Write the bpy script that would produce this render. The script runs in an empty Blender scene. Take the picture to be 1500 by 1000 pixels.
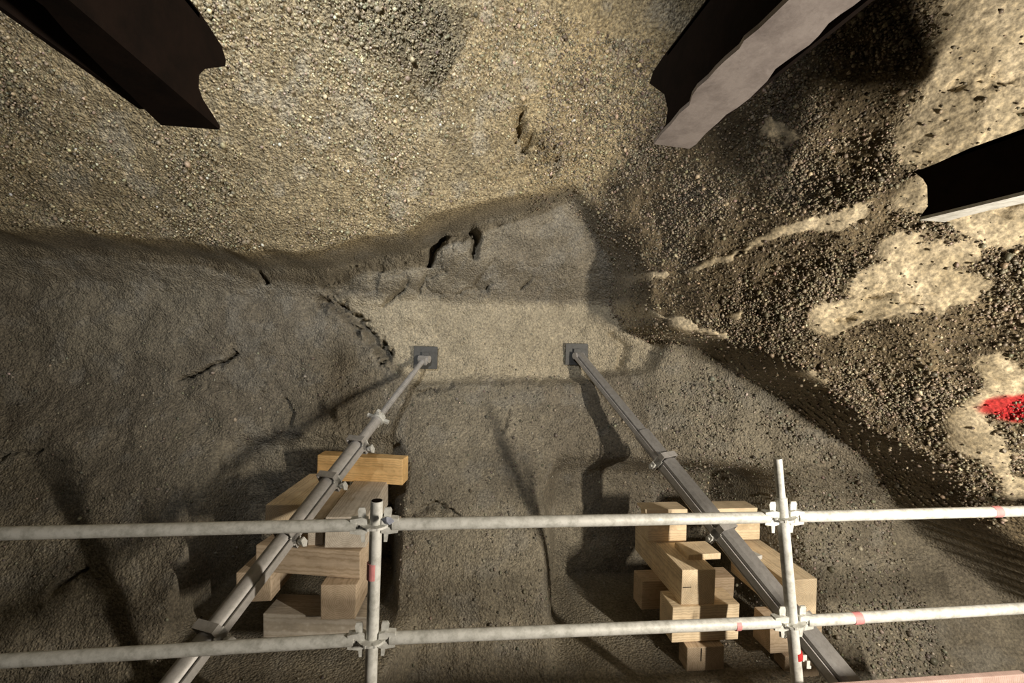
import bpy, bmesh, math, random
import numpy as np
from mathutils import Vector, Matrix

random.seed(7)
rng = np.random.default_rng(11)
scene = bpy.context.scene
COL = scene.collection

# ------------------------------------------------------------------ camera
EYE = 3.1                      # eye height above the pit floor; heights below are often given relative to the eye
FPX = 690.0                    # focal length in pixels of the 1500 x 1000 frame
_Y = np.array([-83.0, 13.0, -690.0]); _Y /= np.linalg.norm(_Y)      # world +Y (into the heading) in camera axes
_X = np.array([5700.0, -134.0, -690.0]); _X -= _Y * _X.dot(_Y); _X /= np.linalg.norm(_X)
_Z = np.cross(_X, _Y)
R_CW = np.array([_X, _Y, _Z])  # camera axes -> world axes
cam_data = bpy.data.cameras.new('camera')
cam_data.sensor_width = 36.0
cam_data.lens = 36.0 * FPX / 1500.0
cam_data.clip_start = 0.05
cam = bpy.data.objects.new('camera', cam_data)
COL.objects.link(cam)
m = Matrix([list(R_CW[0]) + [0.0], list(R_CW[1]) + [0.0], list(R_CW[2]) + [EYE], [0, 0, 0, 1]])
cam.matrix_world = m
scene.camera = cam

# ------------------------------------------------------------------ world, lamps, exposure
scene.view_settings.view_transform = 'Standard'
scene.view_settings.look = 'None'
scene.view_settings.gamma = 1.0
scene.view_settings.use_curve_mapping = False
scene.view_settings.exposure = 0.0
world = bpy.data.worlds.new('world'); scene.world = world
world.use_nodes = True
world.node_tree.nodes['Background'].inputs[0].default_value = (0.9, 0.95, 1.0, 1)
world.node_tree.nodes['Background'].inputs[1].default_value = 0.003


def area_lamp(name, loc, target, size, power, color, tall=None):
    d = bpy.data.lights.new(name, 'AREA'); d.shape = 'DISK'; d.size = size
    d.energy = power; d.color = color
    if tall:
        d.shape = 'RECTANGLE'; d.size = size; d.size_y = tall
    o = bpy.data.objects.new(name, d); COL.objects.link(o)
    o.location = loc
    o.rotation_euler = (Vector(target) - Vector(loc)).to_track_quat('-Z', 'Y').to_euler()
    return o


# tall upright LED work lamp standing on the scaffold to the right of the camera, and the shaft lamp hanging high above
area_lamp('work_lamp_light', (3.0, -0.2, EYE - 0.40), (0.1, 3.4, EYE + 0.45), 0.045, 200, (1.0, 0.90, 0.76), 0.60)
lamp_b = area_lamp('shaft_lamp_light', (-0.9, -0.6, EYE + 1.9), (-0.6, 2.6, EYE + 1.5), 0.30, 30, (0.97, 0.98, 1.0))
lamp_b.data.spread = math.radians(78)


# ------------------------------------------------------------------ helpers
def at(px, py, Y):
    """World point on the plane y = Y seen at a pixel of the photograph."""
    d = R_CW @ np.array([px - 750.0, 500.0 - py, -FPX])
    t = Y / d[1]
    return np.array([d[0] * t, Y, EYE + d[2] * t])


def smooth(a, b, v):
    t = np.clip((v - a) / (b - a), 0, 1)
    return t * t * (3 - 2 * t)


def _hash(ix, iy, iz, seed):
    h = (ix.astype(np.int64) * 374761393 + iy.astype(np.int64) * 668265263 + iz.astype(np.int64) * 2147483647 + seed * 974711)
    h = (h ^ (h >> 13)) * 1274126177
    h = h & 0x7fffffff
    h = (h ^ (h >> 16)) * 73856093
    return ((h & 0xffffff) / float(0xffffff))


def vnoise(x, y, z, seed=0):
    ix, iy, iz = np.floor(x), np.floor(y), np.floor(z)
    fx, fy, fz = x - ix, y - iy, z - iz
    fx = fx * fx * (3 - 2 * fx); fy = fy * fy * (3 - 2 * fy); fz = fz * fz * (3 - 2 * fz)
    r = 0
    for dx in (0, 1):
        wx = fx if dx else 1 - fx
        for dy in (0, 1):
            wy = fy if dy else 1 - fy
            for dz in (0, 1):
                wz = fz if dz else 1 - fz
                r = r + wx * wy * wz * _hash(ix + dx, iy + dy, iz + dz, seed)
    return r * 2 - 1


def fbm(x, y, z, scale, octaves=4, seed=0, gain=0.5):
    s, a, r = scale, 1.0, 0
    for o in range(octaves):
        r = r + a * vnoise(x * s + 17.3 * o, y * s - 5.1 * o, z * s + 9.7 * o, seed + o)
        s *= 2.03; a *= gain
    return r


def worley(x, z, scale, seed=0):
    """distance to the nearest jittered cell point (2D), in cell units, and that cell's random number"""
    u, v = x * scale, z * scale
    iu, iv = np.floor(u), np.floor(v)
    best = np.full(u.shape, 9.0); bid = np.zeros(u.shape)
    zero = np.zeros_like(iu)
    for du in (-1, 0, 1):
        for dv in (-1, 0, 1):
            a, b = iu + du, iv + dv
            pu = a + 0.15 + 0.7 * _hash(a, b, zero, seed)
            pv = b + 0.15 + 0.7 * _hash(a, b, zero + 1, seed)
            d = np.hypot(u - pu, v - pv)
            k = d < best
            best = np.where(k, d, best)
            bid = np.where(k, _hash(a, b, zero + 2, seed), bid)
    return best, bid


def seg_dist(x, z, pts):
    """distance from each (x, z) to a polyline"""
    best = np.full(np.shape(x), 99.0)
    for (x0, z0), (x1, z1) in zip(pts[:-1], pts[1:]):
        dx, dz = x1 - x0, z1 - z0
        L = dx * dx + dz * dz + 1e-12
        t = np.clip(((x - x0) * dx + (z - z0) * dz) / L, 0, 1)
        best = np.minimum(best, np.hypot(x - x0 - t * dx, z - z0 - t * dz))
    return best


def inside(x, z, poly):
    r = np.zeros(np.shape(x), bool)
    n = len(poly)
    for i in range(n):
        x0, z0 = poly[i]; x1, z1 = poly[(i + 1) % n]
        if abs(z1 - z0) < 1e-9:
            continue
        c = ((z0 > z) != (z1 > z)) & (x < (x1 - x0) * (z - z0) / (z1 - z0) + x0)
        r ^= c
    return r


def signed(x, z, poly):
    d = seg_dist(x, z, list(poly) + [poly[0]])
    return np.where(inside(x, z, poly), d, -d)


# ------------------------------------------------------------------ materials
def new_mat(name):
    mt = bpy.data.materials.new(name); mt.use_nodes = True
    nt = mt.node_tree
    b = nt.nodes['Principled BSDF']
    return mt, nt, b


def ramp(nt, stops):
    r = nt.nodes.new('ShaderNodeValToRGB')
    e = r.color_ramp.elements
    e[0].position, e[0].color = stops[0][0], (*stops[0][1], 1)
    e[1].position, e[1].color = stops[1][0], (*stops[1][1], 1)
    for p, c in stops[2:]:
        k = e.new(p); k.color = (*c, 1)
    return r


def noise_node(nt, coord, scale, detail=4, rough=0.55):
    n = nt.nodes.new('ShaderNodeTexNoise')
    n.inputs['Scale'].default_value = scale
    n.inputs['Detail'].default_value = detail
    n.inputs['Roughness'].default_value = rough
    nt.links.new(coord, n.inputs['Vector'])
    return n


def mix_rgb(nt, kind, fac, a, b):
    n = nt.nodes.new('ShaderNodeMix'); n.data_type = 'RGBA'; n.blend_type = kind
    if isinstance(fac, float):
        n.inputs[0].default_value = fac
    else:
        nt.links.new(fac, n.inputs[0])
    for i, v in ((6, a), (7, b)):
        if isinstance(v, tuple):
            n.inputs[i].default_value = (*v, 1)
        else:
            nt.links.new(v, n.inputs[i])
    return n.outputs[2]


def rock_material(name, grain, bump_strength, speckle, rough=0.95):
    mt, nt, b = new_mat(name)
    tc = nt.nodes.new('ShaderNodeTexCoord')
    att = nt.nodes.new('ShaderNodeAttribute'); att.attribute_name = 'tone'
    co = tc.outputs['Object']
    n1 = noise_node(nt, co, grain * 0.9, 5, 0.65)
    r1 = ramp(nt, [(0.3, (1 - 0.74 * speckle, 1 - 0.75 * speckle, 1 - 0.77 * speckle)), (0.5, (0.95, 0.95, 0.95)), (0.7, (1 + 0.75 * speckle, 1 + 0.70 * speckle, 1 + 0.58 * speckle))])
    nt.links.new(n1.outputs['Fac'], r1.inputs['Fac'])
    n2 = noise_node(nt, co, 5.0, 4, 0.6)
    r2 = ramp(nt, [(0.3, (0.80, 0.78, 0.74)), (0.7, (1.16, 1.13, 1.08))])
    nt.links.new(n2.outputs['Fac'], r2.inputs['Fac'])
    v = nt.nodes.new('ShaderNodeTexVoronoi'); v.inputs['Scale'].default_value = grain
    nt.links.new(co, v.inputs['Vector'])
    c = mix_rgb(nt, 'MULTIPLY', 1.0, att.outputs['Color'], r1.outputs['Color'])
    c = mix_rgb(nt, 'MULTIPLY', 1.0, c, r2.outputs['Color'])
    nt.links.new(c, b.inputs['Base Color'])
    b.inputs['Roughness'].default_value = rough
    b.inputs['Specular IOR Level'].default_value = 0.25
    # bump: grains and dents
    add = nt.nodes.new('ShaderNodeMath'); add.operation = 'ADD'
    mul = nt.nodes.new('ShaderNodeMath'); mul.operation = 'MULTIPLY'; mul.inputs[1].default_value = -0.8
    nt.links.new(v.outputs['Distance'], mul.inputs[0])
    n3 = noise_node(nt, co, grain * 1.6, 3, 0.6)
    nt.links.new(mul.outputs[0], add.inputs[0]); nt.links.new(n3.outputs['Fac'], add.inputs[1])
    bp = nt.nodes.new('ShaderNodeBump')
    ms = nt.nodes.new('ShaderNodeMapRange'); ms.inputs[1].default_value = 0.0; ms.inputs[2].default_value = 1.0
    ms.inputs[3].default_value = bump_strength; ms.inputs[4].default_value = bump_strength * 0.22
    nt.links.new(att.outputs['Alpha'], ms.inputs[0]); nt.links.new(ms.outputs[0], bp.inputs['Strength'])
    bp.inputs['Distance'].default_value = 0.024
    nt.links.new(add.outputs[0], bp.inputs['Height'])
    nt.links.new(bp.outputs['Normal'], b.inputs['Normal'])
    return mt


M = {}
M['rock_roof'] = rock_material('rock_roof', 60.0, 0.85, 1.0)
M['rock_face'] = rock_material('rock_face', 62.0, 0.75, 0.62)
M['rock_side'] = rock_material('rock_side', 55.0, 0.7, 0.8)


def pebble_material():
    mt, nt, b = new_mat('pebbles')
    att = nt.nodes.new('ShaderNodeAttribute'); att.attribute_name = 'tone'
    tc = nt.nodes.new('ShaderNodeTexCoord')
    n = noise_node(nt, tc.outputs['Object'], 120, 3)
    r = ramp(nt, [(0.3, (0.7, 0.7, 0.7)), (0.7, (1.2, 1.2, 1.2))])
    nt.links.new(n.outputs['Fac'], r.inputs['Fac'])
    c = mix_rgb(nt, 'MULTIPLY', 1.0, att.outputs['Color'], r.outputs['Color'])
    nt.links.new(c, b.inputs['Base Color'])
    b.inputs['Roughness'].default_value = 0.48
    return mt


M['pebble'] = pebble_material()


def wood_material(name, base, dark, ring=28.0):
    mt, nt, b = new_mat(name)
    tc = nt.nodes.new('ShaderNodeTexCoord')
    oi = nt.nodes.new('ShaderNodeObjectInfo')
    mp = nt.nodes.new('ShaderNodeMapping'); mp.inputs['Scale'].default_value = (1.0, 0.07, 1.0)
    nt.links.new(tc.outputs['Object'], mp.inputs['Vector'])
    av = nt.nodes.new('ShaderNodeVectorMath'); av.operation = 'ADD'
    nt.links.new(mp.outputs['Vector'], av.inputs[0])
    cb = nt.nodes.new('ShaderNodeCombineXYZ')
    mu = nt.nodes.new('ShaderNodeMath'); mu.operation = 'MULTIPLY'; mu.inputs[1].default_value = 7.0
    nt.links.new(oi.outputs['Random'], mu.inputs[0])
    nt.links.new(mu.outputs[0], cb.inputs[0]); nt.links.new(mu.outputs[0], cb.inputs[2])
    nt.links.new(cb.outputs[0], av.inputs[1])
    w = nt.nodes.new('ShaderNodeTexWave'); w.wave_type = 'RINGS'; w.rings_direction = 'Y'
    w.inputs['Scale'].default_value = ring; w.inputs['Distortion'].default_value = 3.5
    w.inputs['Detail'].default_value = 3.0
    nt.links.new(tc.outputs['Object'], w.inputs['Vector'])
    n = noise_node(nt, av.outputs[0], 45, 5, 0.6)
    n2 = noise_node(nt, tc.outputs['Object'], 9, 3, 0.6)
    r = ramp(nt, [(0.25, dark), (0.7, base)])
    nt.links.new(n.outputs['Fac'], r.inputs['Fac'])
    r2 = ramp(nt, [(0.0, (0.86, 0.83, 0.78)), (0.6, (1.05, 1.05, 1.05))])
    nt.links.new(w.outputs['Fac'], r2.inputs['Fac'])
    r3 = ramp(nt, [(0.35, (0.84, 0.82, 0.79)), (0.62, (1.05, 1.04, 1.02))])
    nt.links.new(n2.outputs['Fac'], r3.inputs['Fac'])
    c = mix_rgb(nt, 'MULTIPLY', 1.0, r.outputs['Color'], r2.outputs['Color'])
    c = mix_rgb(nt, 'MULTIPLY', 1.0, c, r3.outputs['Color'])
    nt.links.new(c, b.inputs['Base Color'])
    b.inputs['Roughness'].default_value = 0.8
    b.inputs['Specular IOR Level'].default_value = 0.3
    bp = nt.nodes.new('ShaderNodeBump'); bp.inputs['Strength'].default_value = 0.25
    bp.inputs['Distance'].default_value = 0.004
    nt.links.new(n.outputs['Fac'], bp.inputs['Height'])
    nt.links.new(bp.outputs['Normal'], b.inputs['Normal'])
    return mt


M['wood_pale'] = wood_material('pale_sawn_wood', (0.97, 0.82, 0.60), (0.90, 0.73, 0.50))
M['wood_orange'] = wood_material('fresh_orange_wood', (0.95, 0.67, 0.33), (0.86, 0.55, 0.24))
M['wood_brown'] = wood_material('aged_brown_wood', (0.66, 0.54, 0.41), (0.52, 0.41, 0.29))
M['wood_grey'] = wood_material('dusty_grey_wood', (0.72, 0.67, 0.59), (0.58, 0.52, 0.44))
M['wood_pink'] = wood_material('pinkish_board', (0.62, 0.46, 0.42), (0.48, 0.34, 0.31))


def metal_material(name, base, spot, metallic, rough, scale=22.0, bump=0.15):
    mt, nt, b = new_mat(name)
    tc = nt.nodes.new('ShaderNodeTexCoord')
    n = noise_node(nt, tc.outputs['Object'], scale, 6, 0.7)
    r = ramp(nt, [(0.32, spot), (0.58, base)])
    nt.links.new(n.outputs['Fac'], r.inputs['Fac'])
    nt.links.new(r.outputs['Color'], b.inputs['Base Color'])
    b.inputs['Metallic'].default_value = metallic
    b.inputs['Roughness'].default_value = rough
    b.inputs['Specular IOR Level'].default_value = 0.05 if rough > 0.9 else 0.4
    n2 = noise_node(nt, tc.outputs['Object'], scale * 4, 3)
    bp = nt.nodes.new('ShaderNodeBump'); bp.inputs['Strength'].default_value = bump
    bp.inputs['Distance'].default_value = 0.004
    nt.links.new(n2.outputs['Fac'], bp.inputs['Height'])
    nt.links.new(bp.outputs['Normal'], b.inputs['Normal'])
    return mt


M['galv'] = metal_material('galvanised_steel', (0.72, 0.72, 0.68), (0.44, 0.44, 0.40), 0.1, 0.55)
M['alu'] = metal_material('dull_aluminium', (0.36, 0.35, 0.34), (0.27, 0.26, 0.25), 0.45, 0.42, 30)
M['alu_light'] = metal_material('pale_aluminium', (0.50, 0.48, 0.46), (0.38, 0.37, 0.35), 0.3, 0.5, 30)
M['plate'] = metal_material('dark_plate_steel', (0.10, 0.10, 0.095), (0.07, 0.068, 0.065), 0.4, 0.6, 30)
M['shade_rust'] = metal_material('rusty_steel_shade_dark', (0.014, 0.009, 0.007), (0.008, 0.006, 0.005), 0.0, 0.95, 9, 0.4)  # rust taken down to near black, shade put into the colour
M['scale'] = metal_material('mill_scale_steel_lit', (0.34, 0.30, 0.285), (0.22, 0.19, 0.18), 0.25, 0.6, 9, 0.4)  # grey raised so the flange colour carries its lit look


def plain(name, col, rough=0.6):
    mt, nt, b = new_mat(name)
    tc = nt.nodes.new('ShaderNodeTexCoord')
    n = noise_node(nt, tc.outputs['Object'], 40, 3)
    r = ramp(nt, [(0.3, tuple(c * 0.8 for c in col)), (0.7, col)])
    nt.links.new(n.outputs['Fac'], r.inputs['Fac'])
    nt.links.new(r.outputs['Color'], b.inputs['Base Color'])
    b.inputs['Roughness'].default_value = rough
    return mt


M['pink'] = plain('pink_marker_paint', (0.80, 0.32, 0.32))
M['red'] = plain('red_tape', (0.55, 0.03, 0.03))
M['white'] = plain('white_tape', (0.75, 0.74, 0.70))
M['blue'] = plain('blue_film', (0.55, 0.58, 0.68))


# ------------------------------------------------------------------ object helpers
def link(name, mesh, mat=None, parent=None):
    o = bpy.data.objects.new(name, mesh)
    COL.objects.link(o)
    if mat is not None and not mesh.materials:
        mesh.materials.append(mat)
    if parent is not None:
        o.parent = parent
    return o


def tag(o, label=None, cat=None, group=None, kind=None):
    if label: o['label'] = label
    if cat: o['category'] = cat
    if group: o['group'] = group
    if kind: o['kind'] = kind
    return o


def empty(name, loc, rot=None):
    o = bpy.data.objects.new(name, None); COL.objects.link(o)
    o.empty_display_size = 0.1
    if rot is not None:
        o.matrix_world = Matrix.Translation(Vector(loc)) @ rot.to_4x4()
    else:
        o.location = loc
    return o


def bm_mesh(bm, name, smooth_shade=False):
    bmesh.ops.recalc_face_normals(bm, faces=bm.faces)
    for e in bm.edges:
        if len(e.link_faces) == 2 and e.calc_face_angle(0.0) > 0.7:
            e.smooth = False
    me = bpy.data.meshes.new(name); bm.to_mesh(me); bm.free()
    if smooth_shade:
        for p in me.polygons:
            p.use_smooth = True
    return me


def bm_box(bm, x0, x1, y0, y1, z0, z1, mat=None):
    r = bmesh.ops.create_cube(bm, size=1.0)
    vs = r['verts']
    for v in vs:
        v.co = Vector(((x0 + x1) / 2 + v.co.x * (x1 - x0), (y0 + y1) / 2 + v.co.y * (y1 - y0), (z0 + z1) / 2 + v.co.z * (z1 - z0)))
    if mat is not None:
        bmesh.ops.transform(bm, matrix=mat, verts=vs)
    return vs


def bm_cyl(bm, p0, p1, r0, r1=None, seg=20, caps=True):
    p0, p1 = Vector(p0), Vector(p1)
    r1 = r0 if r1 is None else r1
    d = p1 - p0
    r = bmesh.ops.create_cone(bm, cap_ends=caps, cap_tris=False, segments=seg, radius1=r0, radius2=r1, depth=d.length)
    mt = Matrix.Translation((p0 + p1) / 2) @ d.to_track_quat('Z', 'Y').to_matrix().to_4x4()
    bmesh.ops.transform(bm, matrix=mt, verts=r['verts'])
    return r['verts']


def bm_prism(bm, poly, z0, z1, mat=None):
    a = [bm.verts.new((x, y, z0)) for x, y in poly]
    b = [bm.verts.new((x, y, z1)) for x, y in poly]
    n = len(poly)
    for i in range(n):
        bm.faces.new((a[i], a[(i + 1) % n], b[(i + 1) % n], b[i]))
    bm.faces.new(a[::-1]); bm.faces.new(b)
    if mat is not None:
        bmesh.ops.transform(bm, matrix=mat, verts=a + b)
    return a + b


def bm_bevel(bm, width, seg=2):
    bmesh.ops.bevel(bm, geom=list(bm.edges), offset=width, segments=seg, profile=0.6, affect='EDGES')


# ------------------------------------------------------------------ the rock heading
# lower edge of the overhanging roof, then the lower edge of the rock mass on the right: pixel, pixel, depth
LIP = [(-700, 345, 3.2), (-200, 336, 3.5), (0, 341, 3.62), (150, 351, 3.66), (300, 368, 3.66), (380, 380, 3.64), (430, 379, 3.6), (520, 361, 3.55),
       (600, 342, 3.5), (700, 312, 3.5), (800, 288, 3.56), (845, 280, 3.62)]
RIDGE = [(888, 335, 3.68), (925, 395, 3.68), (938, 440, 3.62), (958, 474, 3.5), (1010, 492, 3.34), (1080, 512, 3.2), (1150, 556, 3.05),
         (1215, 592, 2.92), (1290, 652, 2.78), (1360, 712, 2.66), (1440, 790, 2.54), (1600, 940, 2.35), (1900, 1150, 2.1)]
lip3 = np.array([at(*p) for p in LIP]); ridge3 = np.array([at(*p) for p in RIDGE])
zr = lambda p: p[2] - EYE
lip_x = lip3[:, 0]; lip_z = lip3[:, 2] - EYE; lip_y = lip3[:, 1]
UPPER = [(p[0], zr(p)) for p in lip3] + [(p[0], zr(p)) for p in ridge3] + [(9.0, -4.0), (9.0, 6.0), (-9.0, 6.0), (-9.0, zr(lip3[0]))]
EDGE = [(p[0], zr(p)) for p in lip3] + [(p[0], zr(p)) for p in ridge3]
NICHE = [(p[0], zr(p)) for p in (at(a, b, 4.2) for a, b in
         [(468, 420), (500, 396), (600, 330), (700, 300), (840, 270), (900, 330), (945, 420), (960, 480), (930, 540), (860, 556), (760, 560),
          (690, 556), (610, 566), (568, 527), (545, 490), (500, 455)])]
PZ = np.array([-3.6, -3.1, -2.5, -1.95, -1.3, -0.9, -0.6, -0.35, -0.1, 0.27, 0.34, 0.62, 1.2, 3.2])
PY = np.array([2.45, 2.65, 2.95, 3.27, 3.72, 3.94, 4.10, 4.14, 4.16, 4.18, 4.15, 3.90, 3.6, 3.3])


def face_y(x, z):
    y = np.interp(z, PZ, PY)
    d = np.maximum(-3.3 - x, 0); y = y - 0.55 * d ** 1.6
    d = np.maximum(x - 1.15, 0)
    y = y - 0.48 * d ** 1.25 * (0.45 + 0.55 * smooth(-1.5, -0.6, z))
    # hollows behind the timber cribs
    k = smooth(-1.85, -1.62, x) * (1 - smooth(-0.52, -0.34, x)) * smooth(-2.1, -1.95, z) * (1 - smooth(-0.98, -0.80, z))
    y = y * (1 - k) + k * np.maximum(y, 4.06)
    k = smooth(0.66, 0.95, x) * (1 - smooth(2.35, 2.65, x)) * smooth(-2.3, -2.15, z) * (1 - smooth(-1.25, -0.95, z))
    y = y * (1 - k) + k * np.maximum(y, 4.10)
    # benches the timber cribs stand on
    k = smooth(-1.75, -1.45, x) * (1 - smooth(-0.45, -0.2, x)) * (1 - smooth(-2.03, -1.92, z))
    y = y * (1 - k) + k * np.minimum(y, 2.72 - 0.22 * (-1.9 - z))
    k = smooth(0.75, 1.1, x) * (1 - smooth(2.2, 2.5, x)) * (1 - smooth(-2.25, -2.14, z))
    y = y * (1 - k) + k * np.minimum(y, 2.66)
    return np.maximum(y, 0.3)


def roof_y(x, z):
    zl = np.interp(x, lip_x, lip_z); yl = np.interp(x, lip_x, lip_y)
    return np.maximum(yl - (z - zl) * 0.98 + 0.10 * np.sin((x + 0.5) * 1.1) * np.clip(z - zl, 0, 1), 0.6)


def side_y(x, z):
    return np.maximum(3.66 - 0.90 * (x - 1.3) - np.where(z > 0.1, 0.25 * (z - 0.1) + 0.045, 0.45 * z), 0.5)


def upper_y(x, z):
    a, b = roof_y(x, z), side_y(x, z)
    b = np.where(x < -0.5, 9.0, b)
    k = 0.22
    h = np.clip(0.5 + 0.5 * (b - a) / k, 0, 1)
    return b * (1 - h) + a * h - k * h * (1 - h)


def base_y(x, z):
    sd = signed(x, z, UPPER)
    up = smooth(-0.075, 0.03, sd)
    return face_y(x, z) * (1 - up) + upper_y(x, z) * up


def on_rock(px, py, upper=False):
    """(x, z above eye) of the rock surface seen at a pixel"""
    Y = 3.0 if upper else 4.0
    for _ in range(14):
        p = at(px, py, Y)
        f = (upper_y if upper else face_y)(np.array([p[0]]), np.array([zr(p)]))[0]
        Y = 0.5 * Y + 0.5 * f
    return (p[0], zr(p))


xs = np.concatenate([np.arange(-8.0, -4.4, 0.06), np.arange(-4.4, 3.3, 0.0095), np.arange(3.3, 6.0, 0.06)])
zs = np.concatenate([np.arange(-3.25, -2.55, 0.03), np.arange(-2.55, 1.95, 0.0095), np.arange(1.95, 4.6, 0.05)])
NX, NZ = len(xs), len(zs)
GX, GZ = np.meshgrid(xs, zs)                       # rows are heights
# waviness of the edges
wx = GX + 0.03 * fbm(GX, GZ * 0, GZ, 3.0, 2, 5)
wz = GZ + 0.03 * fbm(GX, GZ * 0, GZ, 3.0, 2, 25)
SD = signed(wx, wz, UPPER)
narrow = smooth(0.3, 0.8, GX)
up = np.where(narrow > 0.5, smooth(-0.02, 0.045, SD), smooth(-0.025, 0.05, SD))
FY, UY = face_y(GX, GZ), upper_y(GX, GZ)
sideness = smooth(-0.10, 0.16, roof_y(GX, GZ) - side_y(GX, GZ)) * (GX > -0.5)
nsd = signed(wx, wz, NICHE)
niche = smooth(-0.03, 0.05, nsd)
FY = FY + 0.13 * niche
Y0 = FY * (1 - up) + UY * up

# large and middle relief
big = fbm(GX, Y0, GZ, 1.3, 3, 40)
mid = fbm(GX, Y0, GZ, 5.0, 4, 60)
fine = fbm(GX, Y0, GZ, 24.0, 3, 80)
roofness = up * (1 - sideness); side = up * sideness; low = 1 - up
D = 0.07 * big * (0.6 + 0.6 * side) + 0.022 * mid * (1 + 1.2 * side) + 0.006 * fine
# chiselled grains of the roof and gravel sockets of the right side
w1, b1 = worley(GX + 0.15 * Y0, GZ + 0.6 * Y0, 42, 3)
w2, b2 = worley(GX - 0.4 * Y0, GZ + 0.3 * Y0, 55, 9)
D += roofness * 0.019 * (w1 - 0.4) * (0.6 + 0.8 * b1)
D += low * 0.010 * (w2 - 0.4) * np.clip(0.5 + 0.9 * fbm(GX, Y0, GZ, 2.0, 2, 99), 0.05, 1.3)
D += side * 0.018 * (w1 - 0.4)
w3, b3 = worley(GX + 0.2 * Y0, GZ - 0.3 * Y0, 27, 21)
D += low * 0.013 * (w3 - 0.45) * smooth(-0.1, 0.5, fbm(GX, Y0, GZ, 1.6, 2, 71))
w4, b4 = worley(GX * 0.8 + 0.5 * GZ + 0.04 * mid, GZ * 1.1 - 0.35 * GX + 0.03 * mid, 5.5, 33)
D += niche * (1 - up) * smooth(0.26, 0.36, GZ) * (1 - smooth(0.2, 0.5, GX)) * (0.09 * (b4 - 0.5) + 0.05 * (w4 - 0.4))

# smooth cream sandstone patches standing a little proud on the right side
PATCH = np.zeros_like(GX)


def add_patch(pts, w):
    global PATCH
    pl = [on_rock(a, b, True) for a, b in pts]
    d = seg_dist(wx + 0.02 * mid, wz + 0.02 * fine, pl)
    PATCH = np.maximum(PATCH, 1 - smooth(w * 0.75, w * 1.15, d + 0.03 * mid))


for pts, w in [([(1215, 462), (1270, 450)], 0.11), ([(1265, 415), (1330, 400), (1355, 430)], 0.10), ([(1300, 365), (1370, 385)], 0.07),
               ([(1020, 392), (1095, 365), (1160, 340), (1235, 320)], 0.035), ([(1480, -80), (1460, 40), (1440, 130), (1400, 190)], 0.20),
               ([(1520, 120), (1500, 250)], 0.22), ([(1345, 285), (1440, 335), (1520, 330)], 0.10), ([(1450, 535), (1415, 600), (1408, 650)], 0.06),
               ([(1408, 650), (1440, 680), (1480, 720)], 0.055), ([(945, 398), (975, 400)], 0.03),
               ([(1130, 185), (1160, 195)], 0.05), ([(960, 450), (1000, 470), (1060, 490)], 0.04), ([(1075, 462), (1090, 458)], 0.02),
               ([(1170, 555), (1210, 580)], 0.03)]:
    add_patch(pts, w)
PATCH *= side
D -= PATCH * (0.03 + 0.02 * big)
D = D * (1 - 0.35 * PATCH)


# cracks, clefts and hollows
def crack(pts, width, depth, upper=False, jag=0.022):
    global D
    pl = [on_rock(a, b, upper) for a, b in pts]
    x0 = min(p[0] for p in pl) - 0.3; x1 = max(p[0] for p in pl) + 0.3
    z0 = min(p[1] for p in pl) - 0.3; z1 = max(p[1] for p in pl) + 0.3
    i0, i1 = np.searchsorted(zs, z0), np.searchsorted(zs, z1)
    j0, j1 = np.searchsorted(xs, x0), np.searchsorted(xs, x1)
    sl = (slice(i0, i1), slice(j0, j1))
    d = seg_dist(GX[sl] + jag * mid[sl], GZ[sl] + jag * fine[sl], pl)
    mask = up[sl] if upper else 1 - up[sl]
    D[sl] += depth * np.exp(-(d / width) ** 2) * mask


crack([(262, 556), (290, 545), (318, 533), (345, 520)], 0.013, 0.10)
crack([(345, 520), (338, 512)], 0.010, 0.05)
crack([(378, 398), (388, 412)], 0.020, 0.10)
crack([(478, 440), (505, 460), (535, 482), (552, 505), (564, 524)], 0.042, 0.17, False, 0.05)
crack([(520, 478), (545, 505), (560, 526)], 0.03, 0.12, False, 0.06)
crack([(470, 418), (490, 405)], 0.016, 0.06)
crack([(628, 385), (632, 362), (648, 345)], 0.026, 0.17)
crack([(692, 328), (702, 345), (696, 372)], 0.030, 0.20)
crack([(560, 450), (585, 425), (592, 408)], 0.014, 0.06)
crack([(610, 425), (622, 400)], 0.012, 0.05)
crack([(668, 432), (690, 420), (712, 424), (722, 412)], 0.013, 0.05)
crack([(770, 420), (785, 402)], 0.012, 0.05)
crack([(715, 430), (716, 420)], 0.011, 0.04)
crack([(612, 577), (640, 572), (662, 566)], 0.020, 0.07)
crack([(700, 560), (760, 558), (800, 560)], 0.018, 0.04)
crack([(735, 630), (746, 600)], 0.012, 0.045)
crack([(415, 585), (428, 605), (424, 625)], 0.014, 0.06)
crack([(80, 860), (125, 835)], 0.020, 0.09)
crack([(0, 668), (60, 660)], 0.016, 0.05)
crack([(905, 490), (925, 510), (915, 540)], 0.03, 0.09)
crack([(935, 480), (960, 500)], 0.025, 0.08)
crack([(575, 745), (640, 738), (668, 752)], 0.025, 0.07)
crack([(762, 180), (770, 198), (776, 210)], 0.030, 0.24, True, 0.04)
crack([(785, 215), (800, 225), (815, 245)], 0.040, 0.11, True, 0.05)
crack([(775, 230), (780, 250)], 0.02, 0.06, True, 0.05)
crack([(700, 190), (740, 230)], 0.12, 0.03, True, 0.05)
crack([(845, 290), (875, 335)], 0.04, 0.08, True)
crack([(1225, 470), (1250, 462), (1290, 466)], 0.016, 0.05, True)
crack([(1262, 436), (1300, 430), (1340, 452)], 0.014, 0.045, True)
for px, py in [(1452, 112), (1468, 120), (1490, 162), (1465, 310), (1478, 300), (1430, 125), (1395, 125)]:
    crack([(px - 4, py), (px + 5, py + 2)], 0.014, 0.05, True)
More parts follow.
